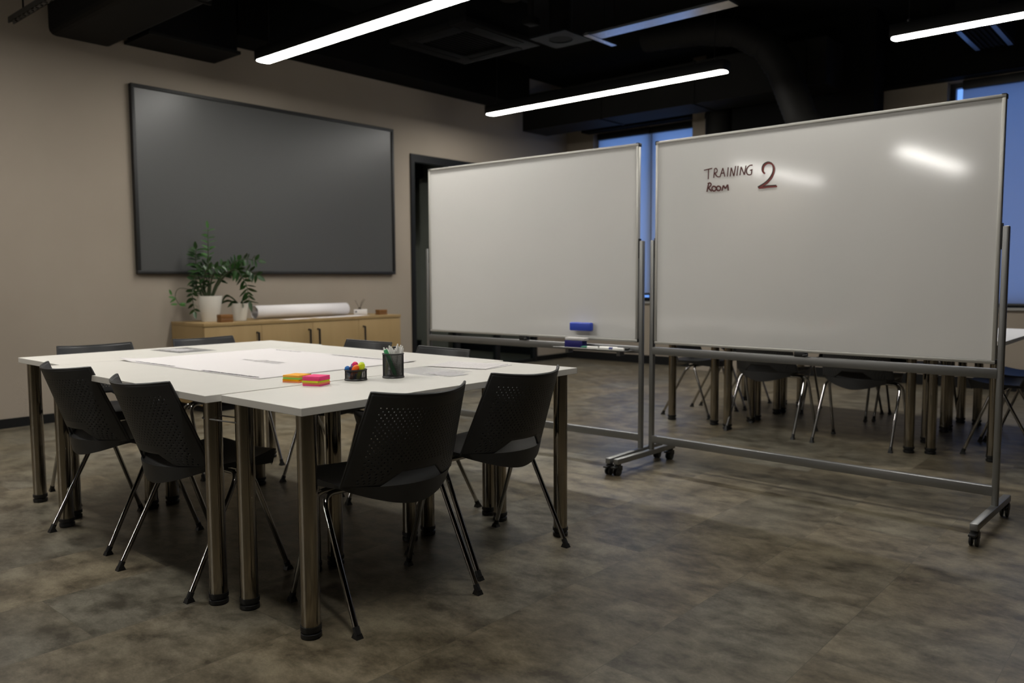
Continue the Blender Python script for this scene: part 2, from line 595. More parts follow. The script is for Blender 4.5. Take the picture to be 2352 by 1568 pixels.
# big rectangular duct, rounded lower edges, at the top left
dk = MB()
prof = [(2.42, 3.55), (2.42, 3.05)] + [(2.47 - .05 * cos(a), 3.03 - .05 * sin(a)) for a in (0, pi / 6, pi / 3, pi / 2)] + \
       [(2.84 + .04 * sin(a), 3.02 - .04 * cos(a)) for a in (0, pi / 6, pi / 3, pi / 2)] + [(2.88, 3.55)]
n = len(prof)
for ya, yb in ((-2.5, 6.74),):
    vs = [(p[0], ya, p[1]) for p in prof] + [(p[0], yb, p[1]) for p in prof]
    dk.add(vs, [tuple(range(n))[::-1], tuple(range(n, 2 * n))] + [(i, (i + 1) % n, n + (i + 1) % n, n + i) for i in range(n)])
big = dk.build('air_duct', M['duct'])
tag(big, 'big rectangular black duct with rounded lower edge at the top left', 'duct', 'black ceiling ducts')
for yy in (5.2, 3.7):
    MB().box(2.41, 2.89, yy - .012, yy + .012, 2.972, 3.5).build('duct_seam', M['duct'], big)

u = MB().box(3.08, 3.845, 6.5, 6.9, 3.10, 3.62).build('air_duct', M['duct_dark'])
tag(u, 'short black duct end above the grey screen, right of the big duct', 'duct', 'black ceiling ducts')
MB().box(3.06, 3.86, 6.47, 6.92, 3.075, 3.10).build('duct_flange', M['duct'], u)
u = MB().box(7.90, 8.38, 2.9, 6.69, 2.98, 3.42).build('air_duct', M['duct'])
tag(u, 'long low black duct running above the windows', 'duct', 'black ceiling ducts')
for yy in (5.5, 4.3, 3.1):
    MB().box(7.89, 8.39, yy - .012, yy + .012, 2.97, 3.43).build('duct_seam', M['duct'], u)
u = MB().box(8.45, 8.75, 2.62, 4.12, 2.05, ZC).build('air_duct', M['duct_dark'])
tag(u, 'black boxed duct behind the lettered whiteboard between the windows', 'duct', 'black ceiling ducts')
# flexible round duct dropping behind the big whiteboard
path = [(7.4, 4.6, 3.62), (7.5, 4.0, 3.60), (7.55, 3.62, 3.52), (7.58, 3.35, 3.34), (7.60, 3.20, 3.10), (7.60, 3.10, 2.85), (7.60, 3.0, 2.6), (7.62, 2.86, 2.42), (7.66, 2.62, 2.36)]
pp, rr = [], []
for i in range(len(path) - 1):
    for k in range(10):
        t_ = k / 10
        pp.append(Vector(path[i]).lerp(Vector(path[i + 1]), t_))
        rr.append(.145 + (.006 if k % 2 else 0))
fl = MB().tube(pp, rr, 20).build('flexible_duct', M['duct'], angle=80)
tag(fl, 'round black flexible duct bending down behind the lettered whiteboard', 'duct', 'black ceiling ducts')
# pier between the windows carrying a pipe
struct(MB().box(8.88, 9.15, 4.22, 4.84, 0, ZC).build('column_1', M['wall']), 'taupe pier between the windows')
pv = empty('ventilation_pipe', (8.62, 4.36, 2.7), 0, 'dark upright pipe above the gap between the whiteboards', 'pipe')
MB().tube([(0, 0, 0), (0, 0, 1.05)], .155, 20).build('pipe', M['duct'], pv)
MB().lathe([(.165, 0), (.165, .05)], (0, 0, .25), 20).build('pipe_collar', M['duct'], pv)

# cassette air conditioner
ac = empty('cassette_air_conditioner', (5.27, 5.13, 3.2), 0, 'square black ceiling air conditioner between the two lit lamps', 'air conditioner')
MB().box(-.40, .40, -.40, .40, .05, .36).build('body', M['duct_dark'], ac)
pf = MB()
o_, i_ = .475, .27
for (xa, xb, ya, yb) in ((-o_, o_, -o_, -i_), (-o_, o_, i_, o_), (-o_, -i_, -i_, i_), (i_, o_, -i_, i_)):
    pf.bbox(xa, xb, ya, yb, 0, .045, .006)
pf.build('panel', M['duct_dark'], ac)
gr = MB()
for k in range(12):
    y_ = -.26 + k * .52 / 11
    gr.box(-.27, .27, y_ - .006, y_ + .006, .012, .03)
gr.build('grille', M['duct_dark'], ac)
MB().box(-.27, .27, -.27, .27, .035, .045).build('filter', plain('filter_black', (.004, .004, .004), .9), ac)
for (xa, xb, ya, yb) in ((-.30, .30, -.43, -.36), (-.30, .30, .36, .43), (-.43, -.36, -.30, .30), (.36, .43, -.30, .30)):
    MB().box(xa, xb, ya, yb, -.004, .002).build('louvre', M['duct_dark'], ac)

# square ceiling vent with a round opening, and the pole beside it
cv = empty('ceiling_vent', (5.58, 4.30, 3.15), 0, 'small square grey vent plate with a round hole under the ceiling', 'vent')
pl = MB()
nn = 24
vs, fs = [], []
for k in range(nn):
    a = 2 * pi * k / nn + pi / 4
    s_ = max(abs(cos(a)), abs(sin(a)))
    vs += [(.19 * cos(a) / s_, .19 * sin(a) / s_, 0), (.105 * cos(a), .105 * sin(a), 0), (.19 * cos(a) / s_, .19 * sin(a) / s_, .015), (.105 * cos(a), .105 * sin(a), .015)]
for k in range(nn):
    a, c_ = 4 * k, 4 * ((k + 1) % nn)
    fs += [(a, c_, c_ + 1, a + 1), (a + 2, a + 3, c_ + 3, c_ + 2), (a, a + 2, c_ + 2, c_), (a + 1, c_ + 1, c_ + 3, a + 3)]
pl.add(vs, fs).build('vent_plate', plain('vent_grey', (.006, .007, .008), .6, spec=.05), cv)
MB().lathe([(.10, .005), (.10, .55)], (0, 0, 0), 24).build('vent_throat', M['duct_dark'], cv)
pj = empty('projector_pole', (5.33, 4.42, 3.3), 0, 'thin dark pole hanging from the ceiling beside the vent plate', 'pole')
MB().tube([(0, 0, 0), (0, 0, ZC - 3.3)], .028, 12).build('pole', M['duct'], pj)
MB().bbox(-.06, .06, -.05, .05, -.06, .0, .01).build('bracket', M['duct_dark'], pj)
rs = MB().tube([(5.02, 4.38, 3.36), (5.02, 4.38, ZC)], .085, 18).build('round_duct_stub', M['duct'])
tag(rs, 'round dark duct stub hanging left of the vent plate', 'duct', 'black ceiling ducts')

# pale metal tray under the ceiling, mirrors the blue windows
tr = empty('cable_tray', (5.43, 3.25, 3.05), 0, 'bare metal tray strip shining blue under the black ceiling', 'cable tray')
MB().box(-.075, .075, -.60, .60, 0, .02).build('tray', M['galv'], tr)
MB().box(-.10, .30, .58, .63, -.004, .018).build('end_flange', M['galv'], tr)
for sx in (-.07, .07):
    for yy in (-.5, .45):
        MB().tube([(sx, yy, .02), (sx, yy, ZC - 3.05)], .005, 6).build('hanger_rod', M['duct_dark'], tr)
# slot diffuser near the right
sd = empty('slot_diffuser', (8.18, 1.62, 3.2), 0, 'narrow ceiling air slot with pale edges under the right hand lamp', 'vent')
MB().box(-.38, .38, .11, .15, 0, .02).build('edge_strip', plain('dull_metal', (.22, .23, .25), .3, metal=1.0), sd)
MB().box(-.38, .38, -.15, -.11, 0, .02).build('edge_strip', plain('dull_metal', (.22, .23, .25), .3, metal=1.0), sd)
sl = MB()
for k in range(5):
    sl.box(-.38, .38, -.08 + k * .04 - .006, -.08 + k * .04 + .006, .004, .03)
sl.build('blades', M['duct_dark'], sd)
MB().box(-.39, .39, -.16, .16, .02, .55).build('plenum', M['duct_dark'], sd)
# perforated strut at the far top left
ps = MB()
for k in range(28):
    y_ = 4.3 + k * .08
    ps.box(2.085, 2.125, y_, y_ + .05, 2.95, 2.953)
ps.box(2.085, 2.095, 4.3, 6.55, 2.95, 2.99)
ps.box(2.115, 2.125, 4.3, 6.55, 2.95, 2.99)
pso = ps.build('perforated_strut', plain('strut_grey', (.045, .045, .042), .45, metal=.5))
tag(pso, 'thin perforated metal strut under the ceiling at the top left corner', 'strut')
MB().tube([(2.105, 6.3, 2.99), (2.105, 6.3, ZC)], .006, 6).build('hanger_rod', M['duct'], pso)
MB().tube([(2.105, 4.6, 2.99), (2.105, 4.6, ZC)], .006, 6).build('hanger_rod', M['duct'], pso)

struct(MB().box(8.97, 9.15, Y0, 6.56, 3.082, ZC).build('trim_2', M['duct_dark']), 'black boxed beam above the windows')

# ------------------------------------------------------------------ projection screen on the back wall
SX0, SX1, SZ0, SZ1 = 3.083, 5.938, 1.179, 2.767
sc = empty('projection_screen', ((SX0 + SX1) / 2, 6.935, SZ0), 0, 'large grey fixed frame projection screen on the taupe wall', 'projection screen')
hw, sh, fb = (SX1 - SX0) / 2, SZ1 - SZ0, .03
MB().box(-hw + fb * .5, hw - fb * .5, -.035, -.022, fb * .5, sh - fb * .5).build('screen_fabric', M['screen'], sc)
sf = MB()
for (xa, xb, za, zb) in ((-hw, hw, 0, fb), (-hw, hw, sh - fb, sh), (-hw, -hw + fb, fb, sh - fb), (hw - fb, hw, fb, sh - fb)):
    sf.bbox(xa, xb, -.05, -.004, za, zb, .004)
sf.build('screen_frame', M['screen_frame'], sc)

# ------------------------------------------------------------------ sideboard and what stands on it
BX0, BX1, BY0, BZ = 3.372, 5.535, 6.35, .762
sb = empty('sideboard', ((BX0 + BX1) / 2, 6.64, 0), 0, 'low light oak sideboard with four doors and black handles', 'sideboard')
bw, bd = (BX1 - BX0) / 2, .285
cs = MB()
cs.box(-bw + .004, -bw + .024, -bd + .022, bd, .06, BZ - .03)
cs.box(bw - .024, bw - .004, -bd + .022, bd, .06, BZ - .03)
cs.box(-bw + .024, bw - .024, bd - .01, bd, .06, BZ - .03)
cs.box(-bw + .024, bw - .024, -bd + .024, bd - .01, .06, .08)
for k in (1, 2, 3):
    xx = -bw + k * bw / 2
    cs.box(xx - .009, xx + .009, -bd + .024, bd - .01, .08, BZ - .03)
cs.build('carcass', M['oak'], sb)
MB().bbox(-bw, bw, -bd - .004, bd, BZ - .03, BZ, .002).build('top', M['oak'], sb)
MB().box(-bw + .03, bw - .03, -bd + .05, bd - .03, 0, .06).build('plinth', M['skirt'], sb)
for k in range(4):
    xa = -bw + .004 + k * (2 * bw - .008) / 4
    xb = xa + (2 * bw - .008) / 4
    d_ = MB().bbox(xa + .0015, xb - .0015, -bd, -bd + .02, .065, BZ - .034, .001).build('door', M['oak'], sb)
    hx = xb - .045 if k < 2 else xa + .055
    MB().tube([(hx, -bd, BZ - .10), (hx, -bd - .03, BZ - .10), (hx, -bd - .03, BZ - .25), (hx, -bd, BZ - .25)], .009, 8).build('handle', M['blackmetal'], d_)

SIDE = rt.copy()          # along the picture plane at the plants, for laying out stems


def plant_pot(loc, r, h, label, name):
    t = empty(name, loc, 0, label, 'plant')
    MB().lathe([(0, 0), (r * .66, 0), (r * .70, .006), (r * .97, h * .92), (r, h), (r * .95, h), (r * .92, h * .86), (0, h * .86)], (0, 0, 0), 36).build('pot', M['pot'], t)
    MB().lathe([(0, h * .9), (r * .925, h * .9)], (0, 0, 0), 24).build('soil', M['soil'], t)
    return t


def leaf(mb, base, d, nrm, ln, wd, droop=.15, n=6):
    d = d.normalized()
    side = d.cross(nrm)
    if side.length < 1e-3:
        side = d.cross(Vector((0.3, 0.8, 0.5)))
    side.normalize()
    nn_ = side.cross(d).normalized()
    rows = []
    for i in range(n + 1):
        t_ = i / n
        w = wd * .5 * (sin(pi * min(1, t_ ** .8)) ** .75 if 0 < t_ < 1 else 0.02)
        c = base + d * (ln * t_) - Vector((0, 0, droop * ln * t_ * t_))
        rows.append([c - side * w + nn_ * w * .28, c, c + side * w + nn_ * w * .28])
    mb.grid(rows)


def curve(pts, n=10):
    """Catmull-Rom through pts"""
    P = [Vector(p) for p in pts]
    P = [P[0] * 2 - P[1]] + P + [P[-1] * 2 - P[-2]]
    out = []
    for i in range(1, len(P) - 2):
        for k in range(n):
            t_ = k / n
            a, b_, c_, d_ = P[i - 1], P[i], P[i + 1], P[i + 2]
            out.append(.5 * ((2 * b_) + (c_ - a) * t_ + (2 * a - 5 * b_ + 4 * c_ - d_) * t_ ** 2 + (3 * b_ - a - 3 * c_ + d_) * t_ ** 3))
    out.append(P[-2])
    return out


POTA = (3.60, 6.66, BZ)
big_plant = plant_pot(POTA, .107, .225, 'tall potted plant with arching leafy stems in the bigger white pot', 'potted_plant')
K = 7.04 / 1850


def pxl(px, py, depth=0.0, ox=484, oy=737):
    return SIDE * ((px - ox) * K) + Vector((0, 0, (oy - py) * K)) + Vector((cos(YAW), sin(YAW), 0)) * depth


rnd = random.Random(3)
stems_mb, fol, fresh = MB(), MB(), MB()
STEMS = [
    # pixels along the stem, depth at tip, first leaf fraction, spacing, leaf length, width, fresh
    ([(482, 690), (484, 640), (484, 580), (485, 524)], 0.0, .60, .055, .085, .025, True),
    ([(474, 690), (463, 640), (458, 600), (461, 572)], -.05, .22, .07, .085, .036, False),
    ([(471, 690), (458, 655), (453, 672), (462, 712)], -.14, .15, .10, .065, .032, False),
    ([(474, 690), (468, 650), (466, 622), (476, 602)], .05, .25, .09, .08, .036, False),
    ([(484, 690), (500, 652), (528, 612), (560, 594), (596, 598)], .02, .42, .055, .075, .034, False),
    ([(486, 690), (512, 642), (548, 618), (574, 650), (584, 690)], -.10, .48, .06, .085, .036, False),
    ([(484, 690), (490, 645), (503, 620), (520, 608)], -.06, .40, .15, .07, .03, False),
    ([(480, 690), (474, 650), (486, 618), (512, 614)], -.10, .38, .15, .07, .03, False),
    ([(486, 690), (508, 648), (536, 622), (572, 618), (596, 632)], -.02, .46, .075, .085, .038, False),
    ([(484, 690), (498, 650), (524, 616), (548, 608)], .07, .42, .09, .08, .036, False),
    ([(478, 690), (470, 665), (465, 648), (458, 640)], -.08, .30, .16, .075, .036, False),
    ([(476, 690), (482, 655), (478, 632), (470, 618)], -.03, .36, .13, .08, .036, False),
]
for pts, dep, f0, sp, ll, lw, fr in STEMS:
    n_ = len(pts)
    P = [pxl(p[0], p[1], dep * (i / (n_ - 1)) ** 1.2) for i, p in enumerate(pts)]
    cv_ = curve(P, 10)
    m_ = len(cv_)
    stems_mb.tube(cv_, [.0085 * (1 - .72 * i / (m_ - 1)) for i in range(m_)], 8)
    t_ = f0
    sgn = 1
    while t_ <= 1.0:
        i = min(int(t_ * (m_ - 1)), m_ - 2)
        tg = (cv_[i + 1] - cv_[i]).normalized()
        sd_ = tg.cross(Vector((cos(YAW), sin(YAW), 0)))
        if sd_.length < .1:
            sd_ = Vector((0, 0, 1))
        sd_.normalize()
        for s_ in (1, -1):
            q = rnd.uniform(.75, 1.1)
            dr = sd_ * s_ + tg * rnd.uniform(.25, .7) + Vector((cos(YAW), sin(YAW), 0)) * rnd.uniform(-.55, .35)
            leaf(fresh if fr else fol, cv_[i], dr, tg + Vector((-cos(YAW), -sin(YAW), .4)) * rnd.uniform(.2, 1.1), ll * q, lw * q * rnd.uniform(.85, 1.1), rnd.uniform(.05, .3))
        t_ += sp * rnd.uniform(.85, 1.15)
    leaf(fresh if fr else fol, cv_[-1], tg + sd_ * .1, Vector((-cos(YAW), -sin(YAW), .3)), ll, lw)
# thin bare tendril reaching left
cv_ = curve([pxl(478, 690, 0), pxl(456, 668, -.06), pxl(424, 660, -.08), pxl(413, 678, -.08), pxl(421, 697, -.08)], 8)
stems_mb.tube(cv_, .0028, 6)
for px, py, dx, dz in ((413, 683, -1, .35), (415, 684, -.8, -.4), (421, 697, 1, -.15), (422, 696, 1.1, .12), (418, 697, -1, .1), (405, 676, -.3, .9)):
    leaf(fresh, pxl(px, py, -.08), SIDE * dx + Vector((0, 0, dz)), Vector((-cos(YAW), -sin(YAW), .5)), .062, .022, .1)
stems_mb.build('stems', M['stem'], big_plant)
fol.build('foliage', M['leaf'], big_plant)
fresh.build('young_foliage', M['leaf_light'], big_plant)['label'] = 'lighter green young leaves'

small_plant = plant_pot((3.84, 6.58, BZ), .078, .155, 'small potted plant with drooping strap leaves in the smaller white pot', 'potted_plant')
sf_ = MB()
for tip, mid_, wd, dp in (((508, 702), (524, 676), .032, -.06), ((506, 699), (528, 688), .03, -.1), ((596, 694), (570, 690), .026, -.02), ((540, 678), (546, 690), .05, -.1),
                          ((566, 706), (562, 692), .05, -.1), ((531, 703), (540, 692), .05, -.11), ((556, 684), (554, 690), .04, .04), ((574, 690), (566, 690), .035, .05)):
    c_ = curve([pxl(551, 700, 0, 550, 735), pxl(mid_[0], mid_[1], dp * .5, 550, 735), pxl(tip[0], tip[1], dp, 550, 735)], 6)
    rows = []
    for i, p in enumerate(c_):
        t_ = i / (len(c_) - 1)
        w = wd * .5 * max(.04, sin(pi * (t_ * .93 + .07)) ** .7)
        sd_ = Vector((-cos(YAW), -sin(YAW), .9)).normalized()
        rows.append([p - sd_ * w, p + Vector((0, 0, -.003)), p + sd_ * w])
    sf_.grid(rows)
sf_.build('foliage', M['leaf'], small_plant)


def simple(mb, name, m, loc, label, cat, rz=0, group=None):
    o = mb.build(name, m)
    o.location = loc
    o.rotation_euler = (0, 0, rz)
    return tag(o, label, cat, group)


def wood_block(loc, sx, sy, h, label, rz):
    t = empty('wooden_coaster_box', loc, rz, label, 'wooden box', 'wooden blocks on the sideboard')
    MB().bbox(-sx / 2, sx / 2, -sy / 2, sy / 2, 0, h * .48, .002).build('lower_half', M['woodblock'], t)
    MB().bbox(-sx / 2, sx / 2, -sy / 2, sy / 2, h * .52, h, .002).build('upper_half', M['woodblock'], t)
    MB().box(-sx / 2 + .003, sx / 2 - .003, -sy / 2 + .003, sy / 2 - .003, h * .47, h * .53).build('joint', plain('dark_joint', (.06, .02, .008), .7), t)
    return t


wood_block((3.615, 6.44, BZ), .115, .07, .066, 'reddish wooden block in front of the bigger white pot', .0)
wood_block((5.40, 6.50, BZ), .10, .07, .05, 'reddish wooden block at the right end of the sideboard', .0)

# rolled paper
pr = empty('paper_roll', (4.54, 6.64, BZ + .0012), 0, 'big roll of white paper lying on the sideboard', 'paper roll')
rl = []
nT = 56
R0 = .064
for side in (-.53, .53):
    rl.append([(side, (R0 - .010 * k / nT) * cos(2 * pi * 1.75 * k / nT), R0 + (R0 - .010 * k / nT) * sin(2 * pi * 1.75 * k / nT)) for k in range(nT + 1)])
ro = MB().grid(rl).build('rolled_sheet', M['paper'], pr)
sm_ = ro.modifiers.new('thickness', 'SOLIDIFY')
sm_.thickness = .0012
pr.rotation_euler = (0, 0, radians(2))

for i, (x, y, w_, h_, rz, lb) in enumerate(((4.32, 6.42, .297, .12, .03, 'white paper sheet sticking out in front of the paper roll, left one'),
                                            (4.70, 6.45, .297, .16, -.05, 'white paper sheet under the middle of the paper roll'),
                                            (5.02, 6.50, .297, .20, .06, 'white paper sheet under the right end of the paper roll'))):
    simple(MB().box(-w_ / 2, w_ / 2, -h_ / 2, h_ / 2, 0, .0009), 'paper_sheet', M['paper'], (x, y, BZ + i * .00002), lb, 'paper', rz, 'sheets on the sideboard')

rd = empty('reed_diffuser', (5.225, 6.62, BZ), .0, 'white label holder with grey reed sticks on the sideboard', 'reed diffuser')
rd.rotation_euler = (0, 0, YAW - pi / 2 + .25)
MB().bbox(-.068, .068, -.012, .012, 0, .056, .006).build('card', plain('white_card', (.72, .69, .66), .5), rd)
MB().lathe([(0, 0), (.009, 0), (.009, .001), (0, .001)], (0, 0, 0), 16).build('dot', M['ink'], rd)
dt = rd.children[-1]
dt.rotation_euler = (pi / 2, 0, 0)
dt.location = (-.046, -.0118, .032)
MB().lathe([(0, .0), (.028, 0), (.03, .04), (.024, .056), (.012, .064), (.012, .074), (0, .074)], (-.005, .045, 0), 20).build('bottle', plain('brown_bottle', (.05, .035, .02), .2), rd)
for dx, hh in ((-.046, .15), (.02, .14), (.055, .16), (.04, .165)):
    MB().tube([(-.005, .045, .06), (-.005 + dx, .05, hh)], .0022, 6).build('reed', M['stick'], rd)


# ------------------------------------------------------------------ desks
def desk(x0, x1, y0, y1, rz, label, group, legs=None):
    """legs at the four corners"""
    cx, cy = (x0 + x1) / 2, (y0 + y1) / 2
    t = empty('desk', (cx, cy, 0), rz, label, 'desk', group)
    w, d = (x1 - x0) / 2, (y1 - y0) / 2
    MB().bbox(-w, w, -d, d, .715, .74, .0012, 1).build('desktop', M['desk'], t)
    for sx in (-1, 1):
        for sy in (-1, 1):
            lx, ly = sx * (w - .052), sy * (d - .052)
            lg = MB().lathe([(.0305, .035), (.0305, .715)], (lx, ly, 0), 28).build('leg', M['steel'], t)
            MB().lathe([(0, 0), (.029, 0), (.033, .004), (.033, .016), (.028, .019), (.028, .024), (.0335, .026), (.0335, .04), (0, .04)], (lx, ly, 0), 28).build('foot', M['rubber'], lg)
    return t


g1 = 'white desks of the near table group'
desk(1.387, 2.80, 2.060, 2.516, .012, 'white desk nearest the camera, holding the sticky notes and mesh pen cups', g1)
desk(1.338, 1.835, 2.526, 3.985, 0, 'left desk of the middle three, under the near edge of the poster', g1)
desk(1.8365, 2.332, 2.526, 3.985, 0, 'white desk in the centre of the middle three, under the poster', g1)
desk(2.3335, 2.835, 2.526, 3.985, 0, 'white desk at the right of the middle three, nearest the plain whiteboard', g1)
desk(1.412, 2.858, 3.990, 4.535, 0, 'white desk at the far end of the near table, closest to the sideboard', g1)
g2 = 'white desks of the far table group'
desk(5.52, 6.95, .925, 1.372, .0, 'white far desk seen at the right edge beyond the lettered whiteboard', g2)
desk(5.478, 5.985, 1.385, 2.745, 0, 'far desk behind the lettered whiteboard, nearest it of the lengthwise three', g2)
desk(5.988, 6.48, 1.385, 2.745, 0, 'far desk behind the lettered whiteboard, middle of the lengthwise three', g2)
desk(6.483, 6.98, 1.385, 2.745, 0, 'far desk behind the lettered whiteboard, nearest the windows', g2)
desk(5.58, 7.0, 2.80, 3.27, 0, 'far desk behind the gap between the two whiteboards', g2)

# clear strap round two desk legs at the front left corner
stp = []
for k in range(25):
    a = pi * k / 24
    stp.append((1.394 + .0345 * cos(a + pi) * 1.0, 2.582 + .0345 * sin(a), .655))
for k in range(25):
    a = pi * k / 24
    stp.append((1.437 + .0345 * cos(a), 2.473 - .0345 * sin(a), .648))
stp.append(stp[0])
strap = MB().tube(stp, .0025, 8, caps=False).build('cable_tie', plain('clear_nylon', (.25, .25, .24), .3))
tag(strap, 'pale nylon loop tying two chrome desk legs at the table notch', 'cable tie')


# ------------------------------------------------------------------ chairs
def make_chair(loc, rz, label, group):
    t = empty('stacking_chair', loc, rz, label, 'chair', group)

    def bp(u, v):
        VH, U0 = 5 / 31, 11 / 27
        e_ = .57 - 1.65 * v if v <= VH else .304 + (U0 - .304) * min(1, (v - VH) / .2)
        au = abs(u)
        au = au * e_ / U0 if au <= U0 else e_ + (au - U0) * (1 - e_) / (1 - U0)
        u = au if u > 0 else -au
        hwid = .229 - .038 * v
        x = u * hwid
        k = 1 - abs(u) ** 2.1
        z = .452 + .321 * v - .012 * v * k
        y = -.078 - .132 * v - (.104 - .014 * v) * k
        return Vector((x, y, z))
    NC, NR = 54, 31
    mb = MB()
    V = [[bp(-1 + 2 * j / NC, i / NR) for j in range(NC + 1)] for i in range(NR + 1)]

    def hole(i, j):
        return i < 5 and 16 <= j < 38
    for i in range(NR):
        for j in range(NC):
            if hole(i, j):
                continue
            a, b_, c_, d_ = V[i][j], V[i][j + 1], V[i + 1][j + 1], V[i + 1][j]
            v = (i + .5) / NR
            u_ = abs(-1 + 2 * (j + .5) / NC)
            perf = (i + j) % 2 == 0 and 4 <= j < NC - 4 and i < NR - 4 and i > 0 and not (i < 8 and 13 <= j < 41)
            if perf:
                c0 = (a + b_ + c_ + d_) / 4
                ins = []
                for p, q in ((a, b_), (b_, c_), (c_, d_), (d_, a)):
                    ins.append(c0 + (p - c0) * .37)
                    ins.append(c0 + ((p + q) / 2 - c0) * .51)
                vs = [a, b_, c_, d_] + ins
                fs = []
                for k in range(4):
                    k2 = (k + 1) % 4
                    fs += [(k, k2, 4 + 2 * k + 1), (k, 4 + 2 * k + 1, 4 + 2 * k), (k2, 4 + 2 * k2, 4 + 2 * k + 1)]
                mb.add(vs, fs, True)
            else:
                mb.add([a, b_, c_, d_], [(0, 1, 2, 3)], True)
    bk = mb.build('backrest', M['chair'], t, angle=60)
    md = bk.modifiers.new('thickness', 'SOLIDIFY')
    md.thickness = .008
    md.offset = 0
    # rim along the edge of the back
    rim = []
    for i in range(NR, -1, -1):
        rim.append(V[i][0])
    for i in range(1):
        pass
    left = [V[i][0] for i in range(NR + 1)]
    topr = [V[NR][j] for j in range(NC + 1)]
    right = [V[i][NC] for i in range(NR, -1, -1)]
    MB().tube(left + topr[1:] + right[1:], .0052, 6).build('back_rim', M['chair'], t)
    # seat shell
    nu, ns = 22, 20
    top, bot = [], []
    for i in range(ns + 1):
        s_ = i / ns
        rt_, rb_ = [], []
        for j in range(nu + 1):
            u_ = -1 + 2 * j / nu
            y0 = -.196 + .112 * abs(u_) ** 2.1
            y1 = .235 - .030 * abs(u_) ** 3
            y = y0 + (y1 - y0) * s_
            hwid = .229 - .022 * max(0, (s_ - .35) / .65) ** 1.5
            x = u_ * hwid
            rear = max(0, 1 - s_ / .18)
            zt = .440 + .018 * u_ * u_ + .022 * max(0, (s_ - .55) / .45) ** 1.6 - .010 * sin(pi * s_) * (1 - u_ * u_)
            zt += rear ** 1.5 * .014 * (1 - u_ * u_)
            th = .012 + .036 * max(0, (s_ - .5) / .5) ** 1.2 + .058 * rear ** 1.2 * (1 - abs(u_) ** 1.6) + .014 * abs(u_) ** 4 * min(1, s_ * 2)
            if i == ns:
                zt -= .008
            rt_.append(Vector((x, y, zt)))
            inset = .012 if i == ns else (.006 if i == 0 else 0)
            rb_.append(Vector((x * (.97 if abs(u_) > .98 else 1), y - inset * (1 if i else -1) * 1.6, zt - th)))
        top.append(rt_)
        bot.append(rb_)
    sm2 = MB()
    sm2.grid(top)
    sm2.grid(bot)
    sm2.grid([top[0], bot[0]])
    sm2.grid([top[-1], bot[-1]])
    sm2.grid([[r[0] for r in top], [r[0] for r in bot]])
    sm2.grid([[r[-1] for r in top], [r[-1] for r in bot]])
    sm2.build('seat', M['chair'], t, angle=50)
    # chrome legs
    for sx in (-1, 1):
        for sy, fy, ay in ((1, .213, .062), (-1, -.2, .018)):
            ft = Vector((sx * .253, fy, .014))
            ap = Vector((sx * .243, ay + (fy - ay) * .12, .375))
            pts = [ft, ft.lerp(ap, .5), ap]
            for k in range(1, 8):
                a = k / 7 * pi / 2
                pts.append(Vector((sx * (.243 - .002 - .045 * (1 - cos(a))), ay + (ap.y - ay) * (1 - sin(a)), .375 + .040 * sin(a))))
            pts.append(Vector((sx * .12, ay, .415)))
            lg = MB().tube(pts, .0096, 12).build('leg', M['chrome'], t)
            fo = MB()
            d0 = (ft - ap).normalized()
            fo.tube([ft - d0 * .022, ft + d0 * .004], [.0112, .0118], 10)
            fo.add([(ft.x - .013, ft.y - .016, 0), (ft.x + .013, ft.y - .016, 0), (ft.x + .013, ft.y + .016, 0), (ft.x - .013, ft.y + .016, 0),
                    (ft.x - .010, ft.y - .009, .016), (ft.x + .010, ft.y - .009, .016), (ft.x + .010, ft.y + .010, .016), (ft.x - .010, ft.y + .010, .016)],
                   [(3, 2, 1, 0), (4, 5, 6, 7), (0, 1, 5, 4), (1, 2, 6, 5), (2, 3, 7, 6), (3, 0, 4, 7)])
            fo.build('foot', M['rubber'], lg)
    cb = MB()
    for yy in (.062, .018):
        cb.tube([(-.13, yy, .415), (.13, yy, .415)], .009, 10)
    cb.build('crossbar', M['chrome'], t)
    return t


ga = 'black perforated chairs round the near table'
gb = 'black perforated chairs round the far table'
R = radians
CH = [
    ((1.799, 2.161), R(-5), 'black chair nearest the camera, its back turned, in front of the mesh pen cups', ga),
    ((2.398, 2.219), R(-2.5), 'black chair at the right front corner of the near table, back turned', ga),
    ((1.513, 2.922), R(-87.7), 'black chair on the left side of the near table, the closer of two', ga),
    ((1.529, 3.652), R(-86), 'black chair on the left side of the near table, the farther of two', ga),
    ((1.82, 4.44), R(177), 'black chair facing us at the far left corner of the near table', ga),
    ((2.47, 4.45), R(180), 'black chair facing us in front of the left end of the sideboard', ga),
    ((2.715, 3.63), R(92), 'black chair behind the near table, in front of the right end of the sideboard', ga),
    ((2.65, 2.965), R(88), 'black chair behind the near table, in front of the glass door', ga),
    ((5.67, 2.42), R(-91), 'far black chair seen under the lettered whiteboard, left of the two with backs turned', gb),
    ((5.64, 1.775), R(-90), 'far black chair seen under the lettered whiteboard, right of the two with backs turned', gb),
    ((5.96, .95), R(0), 'far black chair seen beyond the right post of the lettered whiteboard', gb),
    ((6.52, .93), R(0), 'far black chair at the right edge, nearer the windows', gb),
    ((6.06, 3.205), R(181), 'far black chair behind the inner posts between the whiteboards', gb),
    ((6.67, 3.18), R(180), 'far black chair at the window end, behind the gap between whiteboards', gb),
    ((6.74, 2.27), R(90), 'far black chair facing us, across the far table, left one', gb),
    ((6.80, 1.72), R(90), 'far black chair facing us, across the far table, right one', gb),
]
proto = None
for (x, y), rz, lb, grp in CH:
    if proto is None:
        proto = make_chair((x, y, 0), rz, lb, grp)
    else:
        c_ = copy_tree(proto)
        c_.location = (x, y, 0)
        c_.rotation_euler = (0, 0, rz)
        c_['label'] = lb
        c_['group'] = grp


